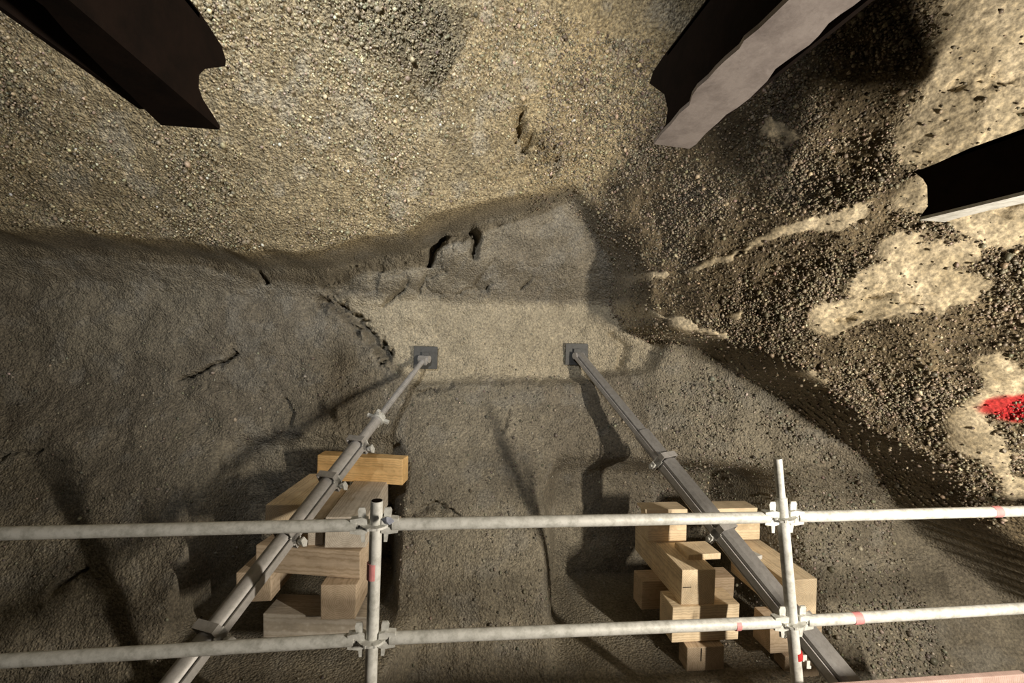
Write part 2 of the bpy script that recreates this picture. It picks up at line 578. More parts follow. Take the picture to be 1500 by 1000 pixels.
# the shelf that juts out below the left of the niche and blocks under the roof
for (pts, w_, d_) in [([(650, 372), (690, 362)], 0.10, -0.09), ([(540, 415), (600, 400)], 0.10, -0.07), ([(290, 575), (320, 585)], 0.06, -0.05),
                      ([(500, 430), (560, 440)], 0.07, -0.05), ([(760, 640), (790, 700)], 0.15, -0.04), ([(640, 660), (680, 720)], 0.2, -0.04)]:
    crack(pts, w_, d_)

for (pts, w_, d_) in [([(1340, 545), (1400, 560)], 0.16, -0.13), ([(1520, 420), (1530, 480)], 0.16, -0.18), ([(1200, 420), (1300, 470)], 0.16, -0.10),
                      ([(1150, 330), (1230, 300)], 0.09, -0.06), ([(1450, 480), (1440, 520)], 0.14, 0.12), ([(1290, 590), (1340, 640)], 0.12, 0.12),
                      ([(1090, 500), (1120, 520)], 0.07, 0.08), ([(1430, 640), (1450, 700)], 0.12, -0.09), ([(1180, 230), (1280, 180)], 0.2, 0.14),
                      ([(1000, 330), (1040, 300)], 0.10, -0.07), ([(960, 300), (985, 350)], 0.07, 0.07)]:
    crack(pts, w_, d_, True)
YY = Y0 + D
P = np.stack([GX, YY, GZ + EYE], -1).reshape(-1, 3)

# rock colours; the niche tint also carries the roof's shade line
n_a = fbm(GX, Y0, GZ, 1.7, 3, 120); n_b = fbm(GX, Y0, GZ, 7.0, 3, 140); n_c = fbm(GX, Y0, GZ, 45.0, 2, 160)


def lerp(a, b, t):
    return a + (b - a) * t[..., None]


c_roof = lerp(np.array([0.36, 0.312, 0.215]), np.array([0.49, 0.41, 0.262]), np.clip(0.5 + 0.5 * n_a, 0, 1))
c_roof = lerp(c_roof, np.array([0.46, 0.44, 0.38]), smooth(0.25, 0.7, n_b) * 0.5)
c_face = lerp(np.array([0.235, 0.212, 0.17]), np.array([0.30, 0.275, 0.22]), np.clip(0.5 + 0.9 * n_a, 0, 1))
c_face = lerp(c_face, np.array([0.30, 0.29, 0.26]), smooth(0.1, 0.7, n_b) * 0.5)
c_face = c_face * 1.0
c_face = lerp(c_face, np.array([0.50, 0.45, 0.345]), np.clip(smooth(-0.02, 0.08, nsd + 0.03 * mid) * (1 - smooth(0.24, 0.34, GZ + 0.03 * mid)) * 0.95, 0, 1))  # paler niche rock; its top edge puts the roof's shade into the colour
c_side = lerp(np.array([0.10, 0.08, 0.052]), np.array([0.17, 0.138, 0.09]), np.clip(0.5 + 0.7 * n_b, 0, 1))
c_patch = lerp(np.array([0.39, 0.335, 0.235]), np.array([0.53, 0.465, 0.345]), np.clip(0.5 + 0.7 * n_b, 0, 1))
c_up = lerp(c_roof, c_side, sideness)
c_up = lerp(c_up, c_patch, PATCH)
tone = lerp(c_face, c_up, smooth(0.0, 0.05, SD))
tone = tone * (1 + 0.10 * n_c)[..., None]
# the oval of red marking paint on the right side
rp = on_rock(1466, 593, True)
rd = np.hypot((GX - rp[0]) / 0.125, (GZ - rp[1]) / 0.080) + 0.14 * mid + 0.10 * fine
RED = 1 - smooth(0.80, 1.12, rd)
tone = lerp(tone, np.array([0.42, 0.02, 0.025]), RED * 0.95)
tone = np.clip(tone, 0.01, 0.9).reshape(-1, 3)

idx = np.arange(NX * NZ).reshape(NZ, NX)
quads = np.stack([idx[:-1, :-1], idx[:-1, 1:], idx[1:, 1:], idx[1:, :-1]], -1).reshape(-1, 4)
cls = np.where(SD > 0.02, np.where(sideness > 0.5, 2, 1), 0)
qc = cls[:-1, :-1].reshape(-1)


def rock_part(name, sel, mat, label):
    q = quads[sel]
    used, inv = np.unique(q.reshape(-1), return_inverse=True)
    me = bpy.data.meshes.new(name)
    n, k = len(used), len(q)
    me.vertices.add(n); me.vertices.foreach_set('co', P[used].astype(np.float32).reshape(-1))
    me.loops.add(k * 4); me.loops.foreach_set('vertex_index', inv.astype(np.int32))
    me.polygons.add(k)
    me.polygons.foreach_set('loop_start', np.arange(0, k * 4, 4, dtype=np.int32))
    me.polygons.foreach_set('loop_total', np.full(k, 4, dtype=np.int32))
    me.polygons.foreach_set('use_smooth', np.ones(k, dtype=bool))
    me.update(calc_edges=True)
    a = me.attributes.new('tone', 'FLOAT_COLOR', 'POINT')
    a.data.foreach_set('color', np.concatenate([tone[used], PATCH.reshape(-1)[used][:, None]], 1).astype(np.float32).reshape(-1))
    o = link(name, me, mat)
    tag(o, label, None, None, 'structure')
    return o


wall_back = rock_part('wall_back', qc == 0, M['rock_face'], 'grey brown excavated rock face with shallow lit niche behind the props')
ceiling = rock_part('ceiling', qc == 1, M['rock_roof'], 'tan chiselled rock roof overhanging the heading face')
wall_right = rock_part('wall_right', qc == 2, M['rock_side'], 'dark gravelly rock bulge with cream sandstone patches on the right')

# pit floor
fx = np.linspace(-6, 5, 90); fyv = np.linspace(-2.0, 3.6, 60)
FX, FYY = np.meshgrid(fx, fyv)
FZ = 0.05 * fbm(FX, FYY, FX * 0, 1.6, 4, 200)
me = bpy.data.meshes.new('floor')
vv = np.stack([FX, FYY, FZ], -1).reshape(-1, 3)
ii = np.arange(len(vv)).reshape(60, 90)
ff = np.stack([ii[:-1, :-1], ii[:-1, 1:], ii[1:, 1:], ii[1:, :-1]], -1).reshape(-1, 4)
me.from_pydata(vv.tolist(), [], ff.tolist())
a = me.attributes.new('tone', 'FLOAT_COLOR', 'POINT')
a.data.foreach_set('color', np.tile(np.array([0.2, 0.175, 0.13, 0.0], np.float32), len(vv)))
tag(link('floor', me, M['rock_face']), 'dark earth floor of the pit below the scaffold', None, None, 'structure')

# ------------------------------------------------------------------ gravel bedded in the right side (and a little on the lower face)
ico = bmesh.new(); bmesh.ops.create_icosphere(ico, subdivisions=1, radius=1.0)
ICO_V = np.array([v.co[:] for v in ico.verts]); ICO_F = np.array([[v.index for v in f.verts] for f in ico.faces]); ico.free()


def surf_points(n, weight):
    w = weight.copy(); w[:-1, :-1] *= (np.diff(xs)[None, :] * np.diff(zs)[:, None]); w[-1] = 0; w[:, -1] = 0
    w = w.reshape(-1); w = w / w.sum()
    return rng.choice(len(w), n, replace=True, p=w)


gy, gx = np.gradient(YY, zs, xs)
NRM = np.stack([gx, -np.ones_like(gx), gy], -1).reshape(-1, 3)
NRM /= np.linalg.norm(NRM, axis=1)[:, None]
visible = (GX > -3.9) & (GX < 3.25) & (GZ > -2.5) & (GZ < 1.9)
cluster = np.clip(0.6 + 0.9 * fbm(GX, Y0, GZ, 3.0, 3, 300), 0.2, 1.5)
area = np.sqrt(1 + gx ** 2 + gy ** 2)
sidestep = np.maximum(side, (SD > -0.04) * (GX > 0.55) * 0.6)
dens_side = sidestep * np.minimum(area, 8.0) * (SD > -0.04) * np.clip(1 - 1.15 * PATCH, 0.03, 1) * cluster * visible * (1 + 0.0 * GX)
dens_low = low * (SD < -0.1) * visible * (0.10 + smooth(1.6, 2.4, GX) * 0.9) * (1 - smooth(-0.5, 0.1, GZ)) * cluster


def gravel(name, parent, pick, sizes, label_tone, mat):
    n = len(pick)
    jit = rng.normal(0, 0.12, (n, 12, 3)) if len(ICO_V) == 12 else rng.normal(0, 0.10, (n, len(ICO_V), 3))
    sc = sizes[:, None] * rng.uniform(0.65, 1.25, (n, 3))
    q = rng.normal(size=(n, 4)); q /= np.linalg.norm(q, axis=1)[:, None]
    w, x, y, z = q.T
    Rm = np.stack([1 - 2 * (y * y + z * z), 2 * (x * y - z * w), 2 * (x * z + y * w), 2 * (x * y + z * w), 1 - 2 * (x * x + z * z), 2 * (y * z - x * w),
                   2 * (x * z - y * w), 2 * (y * z + x * w), 1 - 2 * (x * x + y * y)], -1).reshape(n, 3, 3)
    loc = (ICO_V[None] + jit) * sc[:, None, :]
    loc = np.einsum('nij,nkj->nki', Rm, loc)
    off = rng.uniform(-0.009, 0.009, (n, 3))
    cen = P[pick] + NRM[pick] * (sizes * 0.35)[:, None] + off * np.array([1, 0, 1])
    V = (loc + cen[:, None]).reshape(-1, 3)
    Fc = (ICO_F[None] + (np.arange(n) * len(ICO_V))[:, None, None]).reshape(-1, 3)
    me = bpy.data.meshes.new(name)
    me.vertices.add(len(V)); me.vertices.foreach_set('co', V.astype(np.float32).reshape(-1))
    k = len(Fc)
    me.loops.add(k * 3); me.loops.foreach_set('vertex_index', Fc.astype(np.int32).reshape(-1))
    me.polygons.add(k)
    me.polygons.foreach_set('loop_start', np.arange(0, k * 3, 3, dtype=np.int32))
    me.polygons.foreach_set('loop_total', np.full(k, 3, dtype=np.int32))
    me.update(calc_edges=True)
    col = label_tone[None] * rng.lognormal(-0.1, 0.42, (n, 1)) * (1 + rng.normal(0, 0.05, (n, 3)))
    red = RED.reshape(-1)[pick] * (rng.random(n) < 0.75)
    col = col * (1 - red[:, None]) + red[:, None] * np.array([0.42, 0.02, 0.025])
    colv = np.repeat(np.clip(col, 0.02, 0.8), len(ICO_V), 0)
    a = me.attributes.new('tone', 'FLOAT_COLOR', 'POINT')
    a.data.foreach_set('color', np.concatenate([colv, np.ones((len(colv), 1))], 1).astype(np.float32).reshape(-1))
    o = link(name, me, mat, parent)
    o['kind'] = 'stuff'
    return o


tone_peb = np.array([0.24, 0.20, 0.14])
gravel('gravel', wall_right, surf_points(46000, dens_side), rng.lognormal(math.log(0.0053), 0.38, 46000), tone_peb, M['pebble'])
gravel('gravel', wall_back, surf_points(9000, dens_low), rng.lognormal(math.log(0.0066), 0.35, 9000), np.array([0.25, 0.225, 0.175]), M['pebble'])

dens_roof = roofness * (SD > 0.06) * visible * np.clip(0.5 + 0.8 * fbm(GX, Y0, GZ, 2.5, 2, 320), 0.1, 1.2)
gravel('gravel', ceiling, surf_points(20000, dens_roof), rng.lognormal(math.log(0.0058), 0.33, 20000), np.array([0.42, 0.36, 0.24]), M['pebble'])

# the largest pebbles are single pieces of the wall
PEB = []
for k in range(5):
    bm = bmesh.new(); bmesh.ops.create_icosphere(bm, subdivisions=1, radius=1.0)
    for v in bm.verts:
        v.co *= random.uniform(0.78, 1.18)
    me = bm_mesh(bm, 'pebble', True)
    a = me.attributes.new('tone', 'FLOAT_COLOR', 'POINT')
    t = tone_peb * (0.75 + 0.16 * k)
    a.data.foreach_set('color', np.tile(np.array([*t, 1.0], np.float32), len(me.vertices)))
    me.materials.append(M['pebble'])
    PEB.append(me)
for i in surf_points(260, dens_side):
    o = bpy.data.objects.new('pebble', random.choice(PEB)); COL.objects.link(o); o.parent = wall_right
    r = random.uniform(0.010, 0.017)
    o.location = Vector(P[i] + NRM[i] * r * 0.25)
    o.scale = (r * random.uniform(0.8, 1.3), r * random.uniform(0.8, 1.2), r * random.uniform(0.6, 1.0))
    o.rotation_euler = [random.uniform(0, 6.28) for _ in range(3)]

# ------------------------------------------------------------------ torn steel profiles hanging in from above
def ragged_steel(name, label, xw, xb, zb, zt, web_end, bottom_left, bottom_right, web_mat, flange_mat, back=-0.6, th=0.014):
    """xw: x of the web plane; bottom plate from xw to xb; web_end: (y, z) outline of the torn end; ends of the bottom plate likewise"""
    root = empty(name, (xw, 0.5, EYE + zb))
    s = 1 if xb > xw else -1
    bm = bmesh.new()
    pts = [(back, zb)] + [(y, z) for y, z in web_end] + [(back, zt)]
    mt = Matrix(((0, 0, 1, 0), (1, 0, 0, -0.5), (0, 1, 0, -zb), (0, 0, 0, 1)))
    bm_prism(bm, pts, 0.0, s * th, mt)
    link('web', bm_mesh(bm, 'web'), web_mat, root)
    bm = bmesh.new()
    pts = [(0.0, back - 0.5)] + [(x - xw, y - 0.5) for x, y in bottom_left] + [(x - xw, y - 0.5) for x, y in bottom_right] + [(xb - xw, back - 0.5)]
    bm_prism(bm, pts, -th, 0.0)
    link('flange', bm_mesh(bm, 'flange'), flange_mat, root)
    bm = bmesh.new()                       # far web of the profile, set back
    yend = max(y for y, z in web_end) - 0.12
    x1 = xb - xw - s * th
    bm_box(bm, min(x1, x1 + s * th), max(x1, x1 + s * th), back - 0.5, yend - 0.5, 0.0, zt - zb - 0.03)
    link('web', bm_mesh(bm, 'web'), web_mat, root)
    bm = bmesh.new()
    bm_box(bm, min(0, xb - xw), max(0, xb - xw), back - 0.5, yend - 0.55, zt - zb - 0.02, zt - zb - 0.006)
    link('top_plate', bm_mesh(bm, 'top_plate'), web_mat, root)
    tag(root, label, 'steel profile', 'torn steel profiles hanging from above')
    return root


def yz(px, py, X):
    """(y, z above eye) of the pixel on the plane x = X"""
    d = R_CW @ np.array([px - 750.0, 500.0 - py, -FPX]); t = X / d[0]
    return (d[1] * t, d[2] * t)


def xy(px, py, Zr):
    d = R_CW @ np.array([px - 750.0, 500.0 - py, -FPX]); t = Zr / d[2]
    return (d[0] * t, d[1] * t)


# left one
q = at(322, 184, 1.72); Xw, Zb = q[0], zr(q)
we = [yz(a, b, Xw) for a, b in [(322, 184), (312, 168), (297, 145), (291, 128), (292, 110), (300, 101), (330, 97), (331, 88), (325, 68), (306, 38), (290, 14)]]
ragged_steel('torn_steel_profile', 'rusty steel profile blackened for shade, with notched torn end at the upper left', Xw, Xw - 0.2, Zb, we[-1][1], we,
             [xy(a, b, Zb) for a, b in [(322, 184)]], [xy(a, b, Zb) for a, b in [(236, 177), (210, 152), (190, 131), (160, 103), (150, 92), (115, 57), (95, 36), (65, 0)]],
             M['shade_rust'], M['shade_rust'])  # near-black colour stands in for shade on this rusty profile
# middle one
q = at(960, 204, 1.85); Xw, Zb = q[0], zr(q)
we = [yz(a, b, Xw) for a, b in [(960, 204), (975, 182), (978, 160), (973, 138), (951, 122), (957, 104), (972, 82), (1000, 45)]]
ragged_steel('torn_steel_profile', 'grey steel profile with wavy torn flange tinted as lit beside web blackened for shade at top centre right', Xw, Xw + 0.17, Zb, we[-1][1], we,
             [xy(a, b, Zb) for a, b in [(1112, 34), (1090, 52), (1083, 64), (1062, 82), (1048, 96), (1038, 108), (1022, 122), (1014, 134), (1010, 148), (996, 160), (982, 178), (970, 190), (958, 206)]],
             [xy(a, b, Zb) for a, b in [(1010, 213), (1020, 206), (1034, 190), (1052, 174), (1064, 162), (1080, 152), (1098, 138), (1112, 124), (1124, 112), (1136, 94), (1152, 82), (1166, 72), (1186, 58), (1200, 44), (1214, 26), (1232, 12), (1250, 0)]],
             M['shade_rust'], M['scale'])  # web coloured black as shaded, flange coloured grey as lit
# right one
q = at(1347, 318, 2.0); Xw, Zb = q[0], zr(q)
we = [yz(a, b, Xw) for a, b in [(1347, 318), (1359, 302), (1358, 272), (1352, 262), (1339, 252), (1370, 240), (1420, 217)]]
ragged_steel('torn_steel_profile', 'short steel profile with web blackened for shade and lower flange tinted as lit at right edge', Xw, Xw + 0.16, Zb, we[-1][1], we,
             [xy(a, b, Zb) for a, b in [(1347, 318)]], [xy(a, b, Zb) for a, b in [(1384, 321), (1400, 316), (1450, 303), (1475, 298)]],
             M['shade_rust'], M['galv'])  # shaded side and lit underside painted in as black web, pale flange

# unseen fourth profile, added beyond the right edge to shade the right-hand rock
we = [(1.62, 0.78), (1.52, 0.85), (1.58, 0.92), (1.50, 1.04)]
ragged_steel('torn_steel_profile', 'unseen dark steel profile added beyond the right edge to cast shade', 2.28, 2.62, 0.78, 1.04, we,
             [(2.28, 1.62)], [(2.50, 1.58), (2.62, 1.50)], M['shade_rust'], M['shade_rust'])

# ------------------------------------------------------------------ timber cribs
def timber(label, l, r, t, b, Yf, depth, yaw=0.0, mat='wood_pale', along='y', group=None, name='crib_timber', pivot='l', bev=0.006, cat='timber', crack_on=True):
    p = at(l, (t + b) / 2, Yf); q = at(r, (t + b) / 2, Yf)
    pt = at((l + r) / 2, t, Yf); pb = at((l + r) / 2, b, Yf)
    W, H = q[0] - p[0], pt[2] - pb[2]
    # a timber ends short of the rock behind it
    cx, cz = (p[0] + q[0]) / 2, (zr(pt) + zr(pb)) / 2
    hw = max(W / 2, 0.05)
    j0, j1 = np.searchsorted(xs, cx - hw), np.searchsorted(xs, cx + hw); i0, i1 = np.searchsorted(zs, cz - H / 2 + 0.015), np.searchsorted(zs, cz + H / 2)
    depth = max(0.12, min(depth, YY[i0:i1, j0:j1].min() - 0.02 - Yf - (abs(math.sin(math.radians(yaw))) * W)))
    bm = bmesh.new()
    if along == 'y':
        bm_box(bm, -W / 2, W / 2, -depth / 2, depth / 2, -H / 2, H / 2)
    else:
        bm_box(bm, -depth / 2, depth / 2, -W / 2, W / 2, -H / 2, H / 2)
    for v in bm.verts:
        v.co += Vector([random.uniform(-0.004, 0.004) for _ in range(3)])
    bm_bevel(bm, bev, 2)
    me = bm_mesh(bm, name)
    o = link(name, me, M[mat])
    a = math.radians(yaw)
    rot = Matrix.Rotation(a, 3, 'Z')
    off = rot @ Vector((W / 2 if pivot == 'l' else -W / 2, depth / 2, 0))
    base = Vector((p[0] if pivot == 'l' else q[0], Yf, (pt[2] + pb[2]) / 2))
    o.location = base + off
    o.rotation_euler = (0, 0, a if along == 'y' else a + math.pi / 2)
    tag(o, label, cat, group)
    return o


GL, GR = 'timbers of the left crib', 'timbers of the right crib'
s = 1.05
timber('bright orange sawn timber lying crosswise on top of the left crib', 452, 590, 673, 711, 3.40 * s, 0.17, -13, 'wood_orange', 'x', GL, pivot='r')
timber('wide pale timber with white end in second layer of left crib', 476, 538, 757, 801, 2.80 * s, 0.72, -2, 'wood_grey', 'y', GL)
timber('narrow timber wedged behind the left prop beside the wide pale timber', 450, 473, 760, 799, 2.86 * s, 0.66, -2, 'wood_grey', 'y', GL)
timber('dark shaded timber pointing out left of the left prop, second layer', 388, 440, 738, 778, 2.92 * s, 0.66, -6, 'wood_pale', 'y', GL)
timber('long brown timber lying crosswise in third layer of left crib', 358, 528, 810, 850, 2.76 * s, 0.19, -11, 'wood_brown', 'x', GL, pivot='r')
timber('stubby timber with split top in fourth layer under right end of left crib', 470, 522, 855, 906, 2.72 * s, 0.62, -4, 'wood_brown', 'y', GL)
timber('timber end showing left of the left prop in fourth layer', 346, 398, 838, 880, 2.86 * s, 0.6, -4, 'wood_brown', 'y', GL)
timber('pale grey dusty timber at the bottom of the left crib', 374, 540, 908, 944, 2.76 * s, 0.22, -8, 'wood_grey', 'x', GL, pivot='r')

timber('pale block on the right crib left of the right prop', 950, 1006, 752, 793, 3.40, 0.15, 0, 'wood_pale', 'x', GR)
timber('thin board capping the pale block left of the right prop', 946, 1007, 746, 751.5, 3.39, 0.17, 0, 'wood_pale', 'x', GR, name='capping_board', bev=0.003, cat='board')
timber('pale block on the right crib behind the right prop', 1054, 1113, 752, 791, 3.42, 0.15, 0, 'wood_pale', 'x', GR)
timber('thin board capping the pale block behind the right prop', 1050, 1110, 745, 751, 3.41, 0.17, 0, 'wood_pale', 'x', GR, name='capping_board', bev=0.003, cat='board')
timber('long square timber with bright orange cut end left of right prop', 998, 1047, 834, 885, 2.98, 0.82, 0, 'wood_pale', 'y', GR)
timber('long square timber with holed orange end right of the scaffold post', 1149, 1197, 849, 903, 2.92, 0.74, 0, 'wood_pale', 'y', GR)
timber('small thin board lying on the long timber beside the right prop', 1008, 1055, 811, 819, 3.12, 0.20, 0, 'wood_pale', 'y', GR, name='packing_board', bev=0.003, cat='board')
timber('short crosswise timber under the orange cut end in right crib', 985, 1082, 886, 939, 2.97, 0.20, 0, 'wood_pale', 'x', GR)
timber('crosswise timber in shade under the holed timber of right crib', 1128, 1204, 909, 954, 2.90, 0.18, 0, 'wood_brown', 'x', GR)
timber('rear crosswise timber jutting left at the back of the right crib', 940, 1075, 848, 890, 3.3, 0.16, 0, 'wood_brown', 'x', GR)
timber('cracked square timber end in fourth layer of right crib', 1006, 1060, 947, 1000, 2.93, 0.45, 0, 'wood_brown', 'y', GR)
timber('lower square timber end beside the foot of the right prop', 1150, 1200, 960, 1010, 2.88, 0.42, 0, 'wood_brown', 'y', GR)
def mark(tm, l, r, t, b, Yf, name, label):
    p0, p1 = at(l, b, Yf), at(r, t, Yf)
    bm = bmesh.new(); bm_box(bm, p0[0], p1[0], Yf - 0.003, Yf + 0.012, p0[2], p1[2])
    o = link(name, bm_mesh(bm, name), M['shade_rust'], tm)  # dark box on the end face stands in for shade inside the opening
    o.matrix_parent_inverse = (Matrix.Translation(tm.location) @ tm.rotation_euler.to_matrix().to_4x4()).inverted()
    o['label'] = label


TB = {o['label']: o for o in COL.objects if o.name.startswith('crib_timber')}
mark(TB['long square timber with holed orange end right of the scaffold post'], 1175, 1181, 889, 897, 2.92, 'hole_shade', 'dark slab for the shade of a hole in the timber end')
mark(TB['long square timber with bright orange cut end left of right prop'], 1000, 1012, 859, 860.6, 2.98, 'crack_shade', 'dark strip for the shade of a crack in the timber end')
mark(TB['cracked square timber end in fourth layer of right crib'], 1026, 1027.8, 949, 968, 2.93, 'crack_shade', 'dark strip for the shade of a crack in the timber end')
c = timber('small white wood chip lying on the holed timber', 1110, 1120, 815, 821, 3.08, 0.05, 20, 'white', 'y', None, name='wood_chip', bev=0.002, cat='chip')

# ------------------------------------------------------------------ raking props
def frame_for(p0, p1):
    d = (Vector(p1) - Vector(p0)).normalized()
    up_ = Vector((0, 0, 1))
    x = d.cross(up_).normalized(); y = x.cross(d).normalized() * -1
    # local x sideways, local y down and out, local z along the prop
    return Matrix((x, d.cross(x), d)).transposed()


def chan(w, c, g):
    """square aluminium profile with chamfered corners and a groove in each face"""
    h = w / 2
    side = [(-h + c, -h), (-g, -h), (-g * 0.7, -h + g * 0.9), (g * 0.7, -h + g * 0.9), (g, -h), (h - c, -h)]
    pts = []
    for k in range(4):
        a = math.radians(90 * k); ca, sa = math.cos(a), math.sin(a)
        pts += [(x * ca - y * sa, x * sa + y * ca) for x, y in side]
    return pts


def clamp(root, z, w, flip):
    bm = bmesh.new()
    h = w / 2 + 0.008
    outer = [(-h, -h), (h, -h), (h, h), (-h, h)]
    for (x0, x1, y0, y1) in [(-h, h, -h - 0.006, -h), (-h, h, h, h + 0.006), (-h - 0.006, -h, -h - 0.006, h + 0.006), (h, h + 0.006, -h - 0.006, h + 0.006)]:
        bm_box(bm, x0, x1, y0, y1, z - 0.022, z + 0.022)
    c = link('clamp', bm_mesh(bm, 'clamp'), M['alu_light'], root)
    bm = bmesh.new()
    f = flip
    bm_box(bm, f * (h + 0.003) - 0.003, f * (h + 0.003) + 0.003 + 0.0, -0.03, 0.03, z - 0.03, z + 0.03)
    bm_cyl(bm, (f * (h - 0.004), h * 0.5, z), (f * (h + 0.055), h * 0.5, z), 0.009, seg=10)
    bm_cyl(bm, (f * (h + 0.022), h * 0.5, z), (f * (h + 0.038), h * 0.5, z), 0.019, seg=6)
    bm_prism(bm, [(-0.014, -0.03), (0.014, -0.03), (0.02, 0.012), (0.0, 0.035), (-0.02, 0.012)], 0, 0.008,
             Matrix.Translation((f * (h + 0.045), h * 0.5, z)) @ Matrix.Rotation(math.pi / 2, 4, 'Y'))
    link('wing_bolt', bm_mesh(bm, 'wing_bolt'), M['galv'], c)


def oct_tube(r, n=14):
    return [(r * math.cos(2 * math.pi * k / n), r * math.sin(2 * math.pi * k / n)) for k in range(n)]


def box_tube(w, c):
    h = w / 2
    return [(-h + c, -h), (h - c, -h), (h, -h + c), (h, h - c), (h - c, h), (-h + c, h), (-h, h - c), (-h, -h + c)]


def prop(label, top, bottom, plate_yaw, w_out, sections, clamps, flip, spindle):
    """sections: fractions of the length from the top where outer tube begins"""
    top, bottom = Vector(top), Vector(bottom)
    d = (bottom - top).normalized()
    end = bottom + d * 0.75
    L = (end - top).length
    Lv = (bottom - top).length
    rot = frame_for(end, top)
    root = empty('raking_prop', end, rot)
    zt = lambda f: L - f * Lv              # f: fraction of the visible length from the top
    zo = zt(sections[0])
    h = w_out / 2
    bm = bmesh.new()
    bm_prism(bm, oct_tube(h, 20) if spindle else box_tube(w_out, 0.020), 0.0, zo)
    link('outer_profile', bm_mesh(bm, 'outer_profile', spindle), M['alu_light'] if spindle else M['alu'], root)
    fx = flip * (h + 0.010)                # slotted rail along the outer edge
    bm = bmesh.new()
    bm_box(bm, min(flip * (h - 0.01), fx), max(flip * (h - 0.01), fx), -0.006, 0.006, 0.0, zo - 0.02)
    bm_box(bm, fx - 0.004, fx + 0.004, -0.022, 0.022, 0.0, zo - 0.02)
    link('edge_rail', bm_mesh(bm, 'edge_rail'), M['alu_light'], root)
    bm = bmesh.new()
    bm_box(bm, -flip * h - 0.005, -flip * h + 0.005, -0.014, 0.014, 0.0, zo - 0.02)
    link('edge_rail', bm_mesh(bm, 'edge_rail'), M['alu_light'], root)
    if spindle:
        bm = bmesh.new(); bm_prism(bm, oct_tube(w_out * 0.36, 18), zt(sections[0]) - 0.08, zt(sections[1]))
        link('inner_profile', bm_mesh(bm, 'inner_profile'), M['alu_light'], root)
        bm = bmesh.new(); bm_cyl(bm, (0, 0, zt(sections[1]) - 0.05), (0, 0, L - 0.02), 0.021, seg=16)
        k = 0
        z = zt(sections[1])
        while z < L - 0.25:
            bm_cyl(bm, (0, 0, z), (0, 0, z + 0.006), 0.0245, seg=12); z += 0.016
        link('spindle', bm_mesh(bm, 'spindle'), M['alu_light'], root)
        bm = bmesh.new()
        bm_cyl(bm, (0, 0, zt(sections[1])), (0, 0, zt(sections[1]) + 0.05), 0.05, 0.045, seg=14)
        for a in (0, 90, 180, 270):
            r = Matrix.Rotation(math.radians(a + 20), 4, 'Z')
            bm_box(bm, 0.03, 0.085, -0.011, 0.011, zt(sections[1]) + 0.008, zt(sections[1]) + 0.032, r)
        link('jack_nut', bm_mesh(bm, 'jack_nut'), M['galv'], root)
    else:
        bm = bmesh.new(); bm_prism(bm, box_tube(w_out * 0.86, 0.018), zt(sections[0]) - 0.08, zt(sections[1]))
        link('middle_profile', bm_mesh(bm, 'middle_profile'), M['alu'], root)
        bm = bmesh.new(); bm_prism(bm, box_tube(w_out * 0.68, 0.014), zt(sections[1]) - 0.08, L - 0.03)
        link('inner_profile', bm_mesh(bm, 'inner_profile'), M['alu'], root)
        bm = bmesh.new()
        fx = flip * (w_out * 0.36 + 0.008)
        bm_box(bm, min(fx, flip * w_out * 0.33), max(fx, flip * w_out * 0.33), -0.005, 0.005, zo, L - 0.05)
        bm_box(bm, fx - 0.003, fx + 0.003, -0.016, 0.016, zo, L - 0.05)
        link('edge_rail', bm_mesh(bm, 'edge_rails'), M['alu_light'], root)
    for f in clamps:
        clamp(root, zt(f), w_out, flip)
    # hinged head
    bm = bmesh.new()
    bm_cyl(bm, (-0.05, 0, L - 0.02), (0.05, 0, L - 0.02), 0.032, seg=16)
    bm_box(bm, -0.035, 0.035, -0.03, 0.03, L - 0.07, L - 0.01)
    link('head_hinge', bm_mesh(bm, 'head_hinge', False), M['alu_light'], root)
    # square plate against the rock, in the world's upright plane
    bm = bmesh.new()
    bm_box(bm, -0.105, 0.105, -0.008, 0.008, -0.10, 0.10)
    bm_bevel(bm, 0.003, 1)
    bm_box(bm, -0.03, 0.03, -0.035, -0.008, -0.05, 0.05)
    pl = link('head_plate', bm_mesh(bm, 'head_plate'), M['plate'], root)
    want = Matrix.Translation(top + Vector((0, 0.035, 0))) @ Matrix.Rotation(math.radians(plate_yaw), 4, 'Z')
    pl.matrix_parent_inverse = root.matrix_world.inverted()
    pl.matrix_world = want
    # sole plate
    bm = bmesh.new()
    bm_box(bm, -0.09, 0.09, -0.09, 0.09, -0.012, 0.0); bm_bevel(bm, 0.003, 1)
    link('foot_plate', bm_mesh(bm, 'foot_plate'), M['plate'], root)
    tag(root, label, 'prop', 'raking props against the rock face')
    return root


def face_depth(px, py):
    x, z = on_rock(px, py)
    j, i = np.searchsorted(xs, x), np.searchsorted(zs, z)
    return YY[i - 6:i + 7, j - 6:j + 7].min(), at


yl_, _ = face_depth(622, 522); yr_, _ = face_depth(846, 518)
prop('raking metal prop on the left with thin spindle, in front of orange timber', at(623, 524, yl_ - 0.05), at(262, 988, 2.2), 2, 0.098,
     (0.42, 0.33), (0.43, 0.56, 0.72, 0.93), 1, True)
prop('raking aluminium prop on the right with boxy profile, behind tall scaffold post', at(846, 519, yr_ - 0.05), at(1230, 990, 2.25), -3, 0.122,
     (0.47, 0.36), (0.46, 0.68, 0.90), -1, False)

# ------------------------------------------------------------------ scaffold guardrail
YR = 2.08
R_T = 0.0265


def tube_obj(name, p0, p1, r, mat, parent, seg=24):
    bm = bmesh.new(); bm_cyl(bm, p0, p1, r, seg=seg)
    me = bm_mesh(bm, name)
    for p in me.polygons:
        p.use_smooth = len(p.vertices) == 4
    return link(name, me, mat, parent)


